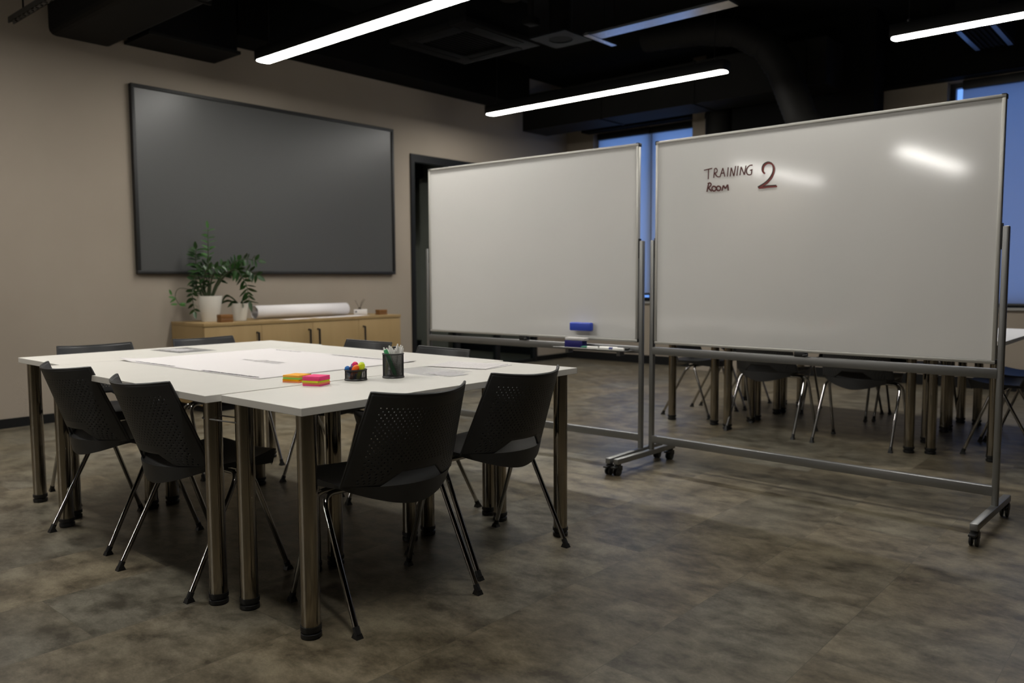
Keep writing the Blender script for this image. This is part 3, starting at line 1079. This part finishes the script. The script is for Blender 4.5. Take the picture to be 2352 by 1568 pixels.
# ------------------------------------------------------------------ whiteboards
def whiteboard(x, y, rx, w, z0, label):
    """x, y: the end nearest the wall; rx: how far the other end is offset in x"""
    dv = Vector((rx, -w, 0))
    Wd = dv.length
    ang = math.atan2(dv.y, dv.x)
    c = Vector((x, y, 0)) + dv / 2
    t = empty('rolling_whiteboard', (c.x, c.y, 0), ang, label, 'whiteboard', 'whiteboards on castors')
    h = 1.1816
    hw = Wd / 2
    MB().box(-hw + .010, hw - .010, .002, .018, z0 + .010, z0 + h - .010).build('board_panel', M['board'], t)
    f = MB()
    for (xa, xb, za, zb) in ((-hw, hw, z0, z0 + .016), (-hw, hw, z0 + h - .016, z0 + h), (-hw, -hw + .016, z0 + .016, z0 + h - .016), (hw - .016, hw, z0 + .016, z0 + h - .016)):
        f.bbox(xa, xb, -.004, .024, za, zb, .003)
    f.build('board_frame', plain('pale_aluminium', (.55, .54, .50), .4, metal=.5), t)
    for sx in (-1, 1):
        for zz in (z0, z0 + h):
            up_ = 1 if zz > z0 else -1
            q = MB()
            q.bbox(min(sx * hw, sx * (hw + .0015)) - .001, max(sx * hw, sx * (hw + .0015)) + .001, -.006, .026, min(zz, zz - up_ * .02), max(zz, zz - up_ * .02), .0008)
            q.bbox(min(sx * hw, sx * (hw - .018)), max(sx * hw, sx * (hw - .018)), -.006, .026, zz - .001, zz + .0015, .0008)
            q.build('corner_cap', M['black'], t)
        px = sx * (hw + .020)
        MB().bbox(px - .0135, px + .0135, -.005, .025, .07, 1.348, .006).build('post', M['alu'], t)
        # pivot between post and board
        pv_ = MB()
        pv_.tube([(sx * (hw - .004), .01, 1.30), (px, .01, 1.30)], .006, 10)
        pv_.box(min(sx * hw, sx * (hw + .006)), max(sx * hw, sx * (hw + .006)), -.002, .022, 1.245, 1.36)
        pv_.build('pivot', M['black'], t)
        ft = MB().bbox(px - .0165, px + .0165, -.36, .26, .066, .098, .005).build('foot_bar', M['alu'], t)
        for yy in (-.335, .225):
            cst = MB()
            cst.lathe([(0, 0), (.018, 0), (.018, .012), (0, .012)], (px, yy, .056), 14)
            cst.box(px - .017, px + .017, yy - .018, yy + .020, .030, .057)
            cst.bbox(px - .015, px + .015, yy - .052, yy - .012, .046, .056, .003)
            ca = cst.build('castor', M['black'], ft)
            wl = MB()
            for sgn in (-1, 1):
                wl.lathe([(.006, -.006), (.020, -.006), (.025, -.004), (.025, .004), (.020, .006), (.006, .006)], (0, 0, sgn * .011), 20)
            vs = [(px + v[2], yy - .008 + v[0], .025 + v[1]) for v in wl.v]
            wl.v = vs
            wl.build('castor_wheel', M['rubber'], ft)
    pxo = hw + .012
    MB().bbox(-pxo, pxo, -.006, .026, .672, .716, .004).build('upper_rail', M['alu'], t)
    MB().bbox(-pxo, pxo, -.006, .026, .140, .184, .004).build('lower_rail', M['alu'], t)
    cl = MB()
    cl.bbox(-.03, .03, -.010, .03, .714, z0 + .004, .003)
    cl.tube([(0.02, -.016, .722), (.045, -.016, .727)], .006, 8)
    cl.build('latch', M['black'], t)
    return t, Wd, ang, c


WA, wA, angA, cA = whiteboard(4.1526, 2.4977, -.0479, 1.7755, .7364, 'larger looking whiteboard on castors lettered with red marker writing')
WBo, wB, angB, cB = whiteboard(4.0892, 4.3660, .0558, 1.7579, .7406, 'plain whiteboard on castors holding the blue eraser and pen tray')


def board_local(px, py, c, ang):
    """photo position -> local (x, z) on the board's face"""
    d = fw + (px - PW / 2) / FPX * rt2 + (PH / 2 - py) / FPX * up2
    o = Vector(CAM)
    n_ = Vector((-sin(ang), cos(ang), 0))
    t_ = (c - o).dot(n_) / d.dot(n_)
    p = o + d * t_
    ux = Vector((cos(ang), sin(ang), 0))
    return (p - c).dot(ux), p.z


def strokes(lines, width, off=-.0004):
    mb = MB()
    for ln in lines:
        pts = [Vector((a, b_)) for a, b_ in ln]
        if len(pts) > 2:
            sm = curve([(p.x, p.y, 0) for p in pts], 5)
            pts = [Vector((p.x, p.y)) for p in sm]
        n_ = len(pts)
        L_, R_ = [], []
        for i in range(n_):
            tg = (pts[min(i + 1, n_ - 1)] - pts[max(i - 1, 0)])
            if tg.length < 1e-9:
                tg = Vector((1, 0))
            tg.normalize()
            nm = Vector((-tg.y, tg.x)) * width / 2
            L_.append((pts[i].x + nm.x, off, pts[i].y + nm.y))
            R_.append((pts[i].x - nm.x, off, pts[i].y - nm.y))
        mb.grid([L_, R_], smooth=False)
    return mb


def cpx(pts):
    return [board_local(1600 + a / 9.8, 340 + b_ / 9.8, cA, angA) for a, b_ in pts]


def circ(cx, cy, rx, ry):
    return [(cx + rx * cos(a), cy + ry * sin(a)) for a in [2 * pi * k / 10 - 1.2 for k in range(11)]]


TR = [[(165, 500), (355, 455)], [(270, 470), (262, 700)],
      [(405, 465), (385, 670)], [(392, 482), (432, 455), (464, 492), (452, 542), (402, 568)], [(408, 570), (465, 640), (520, 645)],
      [(525, 648), (592, 448)], [(590, 448), (638, 642)], [(548, 572), (622, 556)],
      [(712, 432), (693, 642)],
      [(755, 640), (780, 440)], [(780, 440), (838, 632)], [(838, 632), (880, 402)],
      [(935, 400), (905, 622)],
      [(975, 612), (1002, 420)], [(1002, 420), (1074, 602)], [(1074, 602), (1112, 392)],
      [(1262, 384), (1200, 392), (1146, 440), (1120, 520), (1148, 590), (1198, 602), (1232, 578), (1242, 498)], [(1200, 500), (1262, 484)]]
RO = [[(272, 790), (232, 985)], [(248, 802), (300, 785), (326, 828), (268, 900)], [(268, 900), (340, 972)],
      circ(392, 912, 48, 52), circ(496, 906, 46, 50),
      [(570, 962), (602, 838)], [(602, 838), (646, 912)], [(646, 912), (700, 820)], [(700, 820), (714, 956)]]
TWO = [[(1530, 565), (1492, 532), (1484, 450), (1522, 370), (1612, 326), (1698, 360), (1734, 450), (1718, 560), (1652, 680), (1542, 790), (1385, 888)],
       [(1385, 888), (1480, 880), (1600, 862), (1800, 850)]]
strokes([cpx(l) for l in TR], .0062).build('lettering', M['marker_dark'], WA)
strokes([cpx(l) for l in RO], .0085).build('lettering', M['marker_dark'], WA)
strokes([cpx([(a - 5, b_ - 8) for a, b_ in l]) for l in TWO], .0085).build('numeral_black_stroke', M['marker_black'], WA)  # black marker stroke drawn beside the red one
strokes([cpx([(a + 12, b_ + 12) for a, b_ in l]) for l in TWO], .0085, -.0007).build('numeral', M['marker_red'], WA)

# pen tray on the plain board
tx0, _ = board_local(1292, 793, cB, angB)
tx1, _ = board_local(1456, 806, cB, angB)
tray = MB()
tray.bbox(tx0, tx1, -.105, .0, .688, .691, .001, 1)
tray.bbox(tx0, tx1, -.107, -.103, .688, .697, .001, 1)
for xx in (tx0 + .07, tx1 - .08):
    tray.box(xx - .012, xx + .012, -.05, -.0, .655, .688)
tray.build('pen_tray', M['alu'], WBo)


def on_board(name, label, cat, lx, ly, lz, group=None):
    p = cB + Vector((cos(angB), sin(angB), 0)) * lx + Vector((-sin(angB), cos(angB), 0)) * ly
    return empty(name, (p.x, p.y, lz), angB, label, cat, group)


ex0, ez0 = board_local(1315, 757, cB, angB)
ex1, ez1 = board_local(1368, 742, cB, angB)
er = on_board('magnetic_eraser', 'blue magnetic eraser stuck on the plain whiteboard', 'eraser', (ex0 + ex1) / 2, -.0046, .797)
eh = (ex1 - ex0) / 2 * .93
MB().bbox(-eh, eh, -.042, -.008, 0, .053, .009, 3).build('grip', M['blue'], er)
MB().bbox(-eh + .006, eh - .006, -.010, .0, .003, .050, .002).build('felt_pad', M['felt'], er)
nx0, _ = board_local(1315, 795, cB, angB)
nx1, _ = board_local(1358, 797, cB, angB)
nb = on_board('board_eraser', 'dark navy eraser box with white top standing on the pen tray', 'eraser', (nx0 + nx1) / 2 - .003, -.062, .6915)
nh = (nx1 - nx0) / 2 * .93
MB().bbox(-nh, nh, -.03, .025, 0, .046, .002).build('sleeve', M['navy'], nb)
MB().bbox(-nh + .002, nh + .016, -.028, .023, .0465, .064, .004).build('refill', M['felt'], nb)
mx = [board_local(p, 799, cB, angB)[0] for p in (1356, 1390, 1404, 1450)]


def marker(x0, x1, ly, capcol, band, label, lz=.6915):
    ln = x1 - x0
    t = on_board('whiteboard_marker', label, 'marker', x0, ly, lz, 'markers on the pen tray')
    rr_ = .0088
    MB().tube([(0, 0, rr_), (ln * .08, 0, rr_), (ln * .62, 0, rr_)], [rr_ * .86, rr_, rr_], 14).build('barrel', M['pen'], t)
    MB().tube([(ln * .62, 0, rr_), (ln * .95, 0, rr_), (ln, 0, rr_)], [rr_ * 1.06, rr_ * 1.0, rr_ * .8], 14).build('cap', capcol, t)
    if band:
        MB().tube([(ln * .40, 0, rr_), (ln * .56, 0, rr_)], [rr_ * 1.03] * 2, 14).build('label_band', M['band'], t)


marker(mx[0] + .115, mx[0] - .012, -.085, M['greencap'], False, 'white marker with green cap beside the navy eraser box')
marker(mx[0] + .122, mx[3] - .002, -.080, M['pen'], True, 'white marker with dark blue band on the pen tray')
marker(mx[0] + .10, mx[3] + .012, -.045, M['black'], False, 'white marker with black cap at the back of the pen tray')

# ------------------------------------------------------------------ things on the near table
TZ = .7401
ps_ = empty('poster_sheet', (1.700, 2.787, TZ), R(1.4), 'big white printed poster sheet spread over the table', 'poster')
PWd, PLn = .838, 1.186
rows_t = []
nx_, ny_ = 24, 34
for i in range(ny_ + 1):
    r_ = []
    for j in range(nx_ + 1):
        x, y = PWd * j / nx_, PLn * i / ny_
        z = .0012 + .0006 * (1 + sin(3.1 * x + 4.0 * y)) * .5
        d1 = max(0, 1 - sqrt(x * x + (PLn - y) ** 2) / .16)
        z += .014 * d1 ** 2
        d2 = max(0, 1 - sqrt((PWd - x) ** 2 + y ** 2) / .18)
        z += .004 * d2 ** 2
        r_.append((x, y, z))
    rows_t.append(r_)
sh_ = MB().grid(rows_t).build('sheet', M['paper'], ps_)
so = sh_.modifiers.new('thickness', 'SOLIDIFY')
so.thickness = .0005
so.offset = -1


def scribble(x0, y0, x1, y1, hgt, seed, words):
    """a line of small unreadable print"""
    rg = random.Random(seed)
    mb = MB()
    a, b_ = Vector((x0, y0)), Vector((x1, y1))
    d = (b_ - a).normalized()
    nrm = Vector((-d.y, d.x))
    L_ = (b_ - a).length
    s_ = 0.0
    while s_ < L_:
        for k in range(rg.randint(*words)):
            w = hgt * rg.uniform(.45, .8)
            if s_ + w > L_:
                break
            o = a + d * s_

            def q(u0, v0, u1, v1):
                p = [o + d * u0 + nrm * v0, o + d * u1 + nrm * v0, o + d * u1 + nrm * v1, o + d * u0 + nrm * v1]
                mb.add([(v.x, v.y, 0.0030) for v in p], [(0, 1, 2, 3)])
            st = hgt * .30
            q(0, 0, st, hgt)
            if rg.random() < .75:
                q(w - st, 0, w, hgt * rg.choice((.7, 1)))
            if rg.random() < .8:
                vv = rg.choice((0, hgt * .45, hgt - st))
                q(0, vv, w, vv + st)
            s_ += w + hgt * .22
        s_ += hgt * .55
    return mb


scribble(.030, .045, .026, .465, .017, 1, (4, 9)).build('printed_line', M['ink'], ps_)
scribble(.030, .70, .030, 1.085, .015, 2, (5, 9)).build('printed_line', M['ink'], ps_)
scribble(.800, .17, .806, .58, .016, 3, (6, 10)).build('printed_line', M['ink'], ps_)
scribble(.800, .84, .800, 1.06, .015, 4, (4, 8)).build('printed_line', M['ink'], ps_)
lg = MB()
ring = [[(.40 + r_ * cos(2 * pi * k / 24), .60 + r_ * sin(2 * pi * k / 24), .0030) for k in range(25)] for r_ in (.022, .036)]
lg.grid(ring, smooth=False)
lg.add([(.37, .42, 0.0030), (.39, .42, 0.0030), (.39, .54, 0.0030), (.37, .54, 0.0030)], [(0, 1, 2, 3)])
lg.add([(.41, .44, 0.0030), (.425, .44, 0.0030), (.425, .55, 0.0030), (.41, .55, 0.0030)], [(0, 1, 2, 3)])
lg.add([(.385, .66, 0.0030), (.40, .66, 0.0030), (.40, .74, 0.0030), (.385, .74, 0.0030)], [(0, 1, 2, 3)])
lg.build('printed_emblem', M['greyink'], ps_)


def sleeve(x, y, rz, label, pic):
    t = empty('plastic_sleeve', (x, y, TZ), R(rz), label, 'plastic sleeve', 'clear plastic sleeves on the table')
    MB().box(-.11, .11, -.155, .155, .0002, .0016).build('film', M['film'], t)
    rg = random.Random(pic)
    g = MB()
    for k in range(16):
        yy = -.06 + k * .0115 * pic_dir[pic]
        x0 = -.075 + rg.uniform(0, .02)
        g.box(x0, x0 + rg.uniform(.08, .14), yy, yy + .0075, .00165, .0018)
    g.build('printed_patch', plain('faded_print', (.66, .64, .65), .9, spec=.05), t)
    return t


pic_dir = {1: -.9, 2: 1.0}
sleeve(2.305, 2.475, -4, 'clear plastic sleeve with a grey print beside the tall pen cup', 1)
sleeve(2.145, 4.275, 3, 'clear plastic sleeve with a grey print at the far end of the near table', 2)
for k, (x, y, rz, lb) in enumerate(((2.560, 2.495, 14, 'top printed white sheet of the pair on the right end of the near table'),
                                    (2.575, 2.485, 9, 'lower printed white sheet of the pair on the right end of the near table'))):
    z = TZ + (.0022 if k == 0 else .0002)
    t = empty('printed_sheet', (x, y, z), R(rz), lb, 'paper', 'printed sheets on the table')
    MB().box(-.105, .105, -.1485, .1485, 0, .0016).build('sheet', M['paper'], t)
    if k == 0:
        rg = random.Random(5)
        g = MB()
        for i in range(14):
            y_ = .12 - i * .018
            x_ = -.085
            while x_ < .06 + rg.uniform(-.03, .02):
                w = rg.uniform(.01, .03)
                g.box(x_, x_ + w, y_, y_ + .004, .00162, .0018)
                x_ += w + .006
        g.build('printed_text', M['greyink'], t)

# sticky notes
PADC = {'orange': (1.0, .47, .07), 'green': (.36, .66, .11), 'amber': (1.0, .42, .0), 'salmon': (1.0, .33, .14), 'pink': (1.0, .095, .28), 'rose': (.97, .07, .23),
        'yellow': (.78, .83, .04)}


def pads(cx, cy, size, rz, stack, grp):
    z = TZ
    rg = random.Random(len(grp))
    for colr, h, lb, dr in stack:
        o = MB()
        o.box(-size / 2, size / 2, -size / 2, size / 2, 0, h)
        o = o.build('sticky_note_pad', plain('note_' + colr, PADC[colr], .75, spec=.15))
        o.location = (cx + rg.uniform(-.0022, .0022), cy + rg.uniform(-.0022, .0022), z + .0001)
        o.rotation_euler = (0, 0, R(rz + dr))
        tag(o, lb, 'sticky notes', grp)
        z += h + .0002


pads(1.752, 2.612, .074, 18, (('salmon', .0055, 'salmon sticky note pad at the bottom of the left stack', 3), ('amber', .0065, 'amber sticky note pad second from the bottom of the left stack', 0),
                              ('green', .0072, 'green sticky note pad in the left stack', 1), ('orange', .0075, 'light orange sticky note pad on top of the left stack', -1)), 'sticky note pads in the left stack')
pads(1.742, 2.472, .071, 20, (('pink', .0055, 'pink sticky note pad at the bottom of the right stack', 4), ('salmon', .0062, 'salmon sticky note pad second from the bottom of the right stack', 0),
                              ('yellow', .0068, 'yellow sticky note pad in the right stack', -2), ('rose', .0075, 'deep pink sticky note pad just above the yellow pad', 0),
                              ('pink', .0075, 'pink sticky note pad on top of the right stack', 2)), 'sticky note pads in the right stack')


# mesh cups
def mesh_cup(x, y, r, h, label, sx=1.0):
    t = empty('mesh_cup', (x, y, TZ), 0, label, 'pen cup', 'black wire mesh cups on the table')
    n_ = int(2 * pi * r / .0022)
    m_ = int(h / .0022)
    rows = [[(r * cos(2 * pi * k / n_), r * sin(2 * pi * k / n_), .003 + (h - .006) * i / m_) for k in range(n_ + 1)] for i in range(m_ + 1)]
    c_ = MB().grid(rows, smooth=False).build('mesh_wall', M['mesh'], t)
    w = c_.modifiers.new('wires', 'WIREFRAME')
    w.thickness = .0010
    w.use_replace = True
    MB().lathe([(0, .0), (r + .002, 0), (r + .003, .004), (r + .001, .007), (0, .004)], (0, 0, 0), 40).build('base', M['mesh'], t)
    ring = [(r * cos(2 * pi * k / 48), r * sin(2 * pi * k / 48), h) for k in range(49)]
    MB().tube(ring, .0028, 8, caps=False).build('rim', M['mesh'], t)
    return t


CUPS = (1.925, 2.475)
mesh_cup(CUPS[0], CUPS[1], .041, .040, 'low black wire mesh cup full of coloured highlighters')
CUPT = (2.070, 2.425)
mesh_cup(CUPT[0], CUPT[1], .0405, .094, 'tall black wire mesh cup full of white pens')
RGT = Vector((sin(YAW), -cos(YAW), 0))
FWD = Vector((cos(YAW), sin(YAW), 0))


def highlighter(off, dep, tipoff, tipdep, tipz, colr, ccol, label, big_=1.0):
    base = Vector((*CUPS, TZ + .0065)) + RGT * off + FWD * dep
    tip = Vector((*CUPS, TZ)) + RGT * tipoff + FWD * tipdep + Vector((0, 0, tipz))
    ax = tip - base
    L_ = ax.length
    d = ax.normalized()
    t = empty('highlighter', base, 0, label, 'highlighter', 'highlighters in the low mesh cup')
    t.rotation_mode = 'QUATERNION'
    t.rotation_quaternion = Vector((0, 0, 1)).rotation_difference(d)
    c = plain('hl_' + ccol, colr, .35)
    rr_ = .0125 * big_
    Lc = .034 * big_
    MB().lathe([(0, 0), (.0065, .001), (.0075, .004), (.0075, L_ - Lc * .9)], (0, 0, 0), 14).build('barrel', c, t)
    prof = [(rr_ * sin(pi * k / 12) ** .8, L_ - Lc + Lc * (1 - cos(pi * k / 12)) / 2) for k in range(13)]
    prof[0] = (.004, prof[0][1])
    prof[-1] = (0, prof[-1][1])
    MB().lathe(prof, (0, 0, 0), 18).build('cap', c, t)


highlighter(-.012, -.010, -.034, -.012, .055, (.02, .17, .52), 'blue', 'blue highlighter at the left of the low mesh cup', .95)
highlighter(.004, -.016, -.014, -.020, .056, (.025, .008, .11), 'navy', 'dark navy highlighter in the low mesh cup')
highlighter(-.006, .012, -.012, .014, .064, (.10, .07, .45), 'violet', 'violet highlighter half hidden behind the pink one', .9)
highlighter(-.010, .004, .000, -.002, .071, (.88, .02, .16), 'pink', 'pink highlighter standing in the low mesh cup')
highlighter(.010, .018, .022, .018, .068, (.02, .36, .11), 'green', 'green highlighter at the back of the low mesh cup')
highlighter(-.016, -.024, .012, -.026, .060, (1.0, .16, .004), 'orange', 'orange highlighter leaning at the front of the low mesh cup', 1.1)
highlighter(.010, -.020, .028, -.008, .069, (.76, .87, .02), 'yellow', 'yellow highlighter at the right of the low mesh cup', 1.15)


def pen(bo, bd, to, td, tz, rad, m_, label, name='pen', grp='white pens in the tall mesh cup', cap=None, cat='pen'):
    base = Vector((*CUPT, TZ + .0062)) + RGT * bo + FWD * bd
    tip = Vector((*CUPT, TZ)) + RGT * to + FWD * td + Vector((0, 0, tz))
    d = (tip - base).normalized()
    L_ = (tip - base).length
    t = empty(name, base, 0, label, cat, grp)
    t.rotation_mode = 'QUATERNION'
    t.rotation_quaternion = Vector((0, 0, 1)).rotation_difference(d)
    MB().lathe([(0, 0), (.0012, .0), (rad, .014), (rad, L_ - .010), (rad * .8, L_ - .008)], (0, 0, 0), 12).build('barrel', m_, t)
    if cap is None:
        MB().lathe([(rad * .8, L_ - .009), (rad * .55, L_ - .008), (rad * .55, L_ - .001), (0, L_)], (0, 0, 0), 10).build('button', m_, t)
        MB().box(rad * .9, rad * 1.35, -.0015, .0015, L_ - .045, L_ - .010).build('clip', m_, t)
    else:
        MB().lathe([(rad * 1.04, L_ - .042), (rad * 1.1, L_ - .04), (rad * 1.0, L_ - .002), (0, L_)], (0, 0, 0), 14).build('cap', cap, t)


W_ = M['pen']
pen(.006, -.018, -.036, -.006, .120, .0054, W_, 'white pen leaning out farthest left of the tall mesh cup')
pen(.018, -.012, -.026, .004, .117, .0056, W_, 'white pen second from the left in the tall mesh cup')
pen(.022, -.006, -.014, -.008, .127, .0060, W_, 'white pen leaning left at the front of the tall mesh cup')
pen(.026, -.008, -.008, -.004, .123, .0060, W_, 'white pen beside the black marker, on its left')
pen(-.006, .000, .011, -.010, .116, .0060, W_, 'short white pen right of the black marker')
pen(.000, .010, .018, .008, .132, .0058, W_, 'tallest white pen in the tall mesh cup')
pen(.012, .014, .030, .006, .128, .0058, W_, 'white pen second from the right in the tall mesh cup')
pen(.022, .006, .038, -.004, .125, .0054, W_, 'white pen farthest right in the tall mesh cup')
pen(-.010, .020, .004, .022, .122, .0085, M['black'], 'thick black marker at the back of the tall mesh cup', 'marker_pen', 'markers in the tall mesh cup', M['black'], 'marker')
pen(.014, -.024, -.028, -.017, .112, .0082, plain('green_barrel', (.015, .42, .11), .35), 'green marker leaning across the front of the tall mesh cup', 'marker_pen', 'markers in the tall mesh cup', plain('green_clear_cap', (.10, .48, .20), .3), 'marker')
pen(-.029, -.006, -.022, .020, .085, .0058, plain('olive_barrel', (.45, .42, .05), .4), 'short yellow marker low inside the tall mesh cup', 'marker_pen', 'markers in the tall mesh cup', plain('olive_barrel', (.45, .42, .05), .4), 'marker')
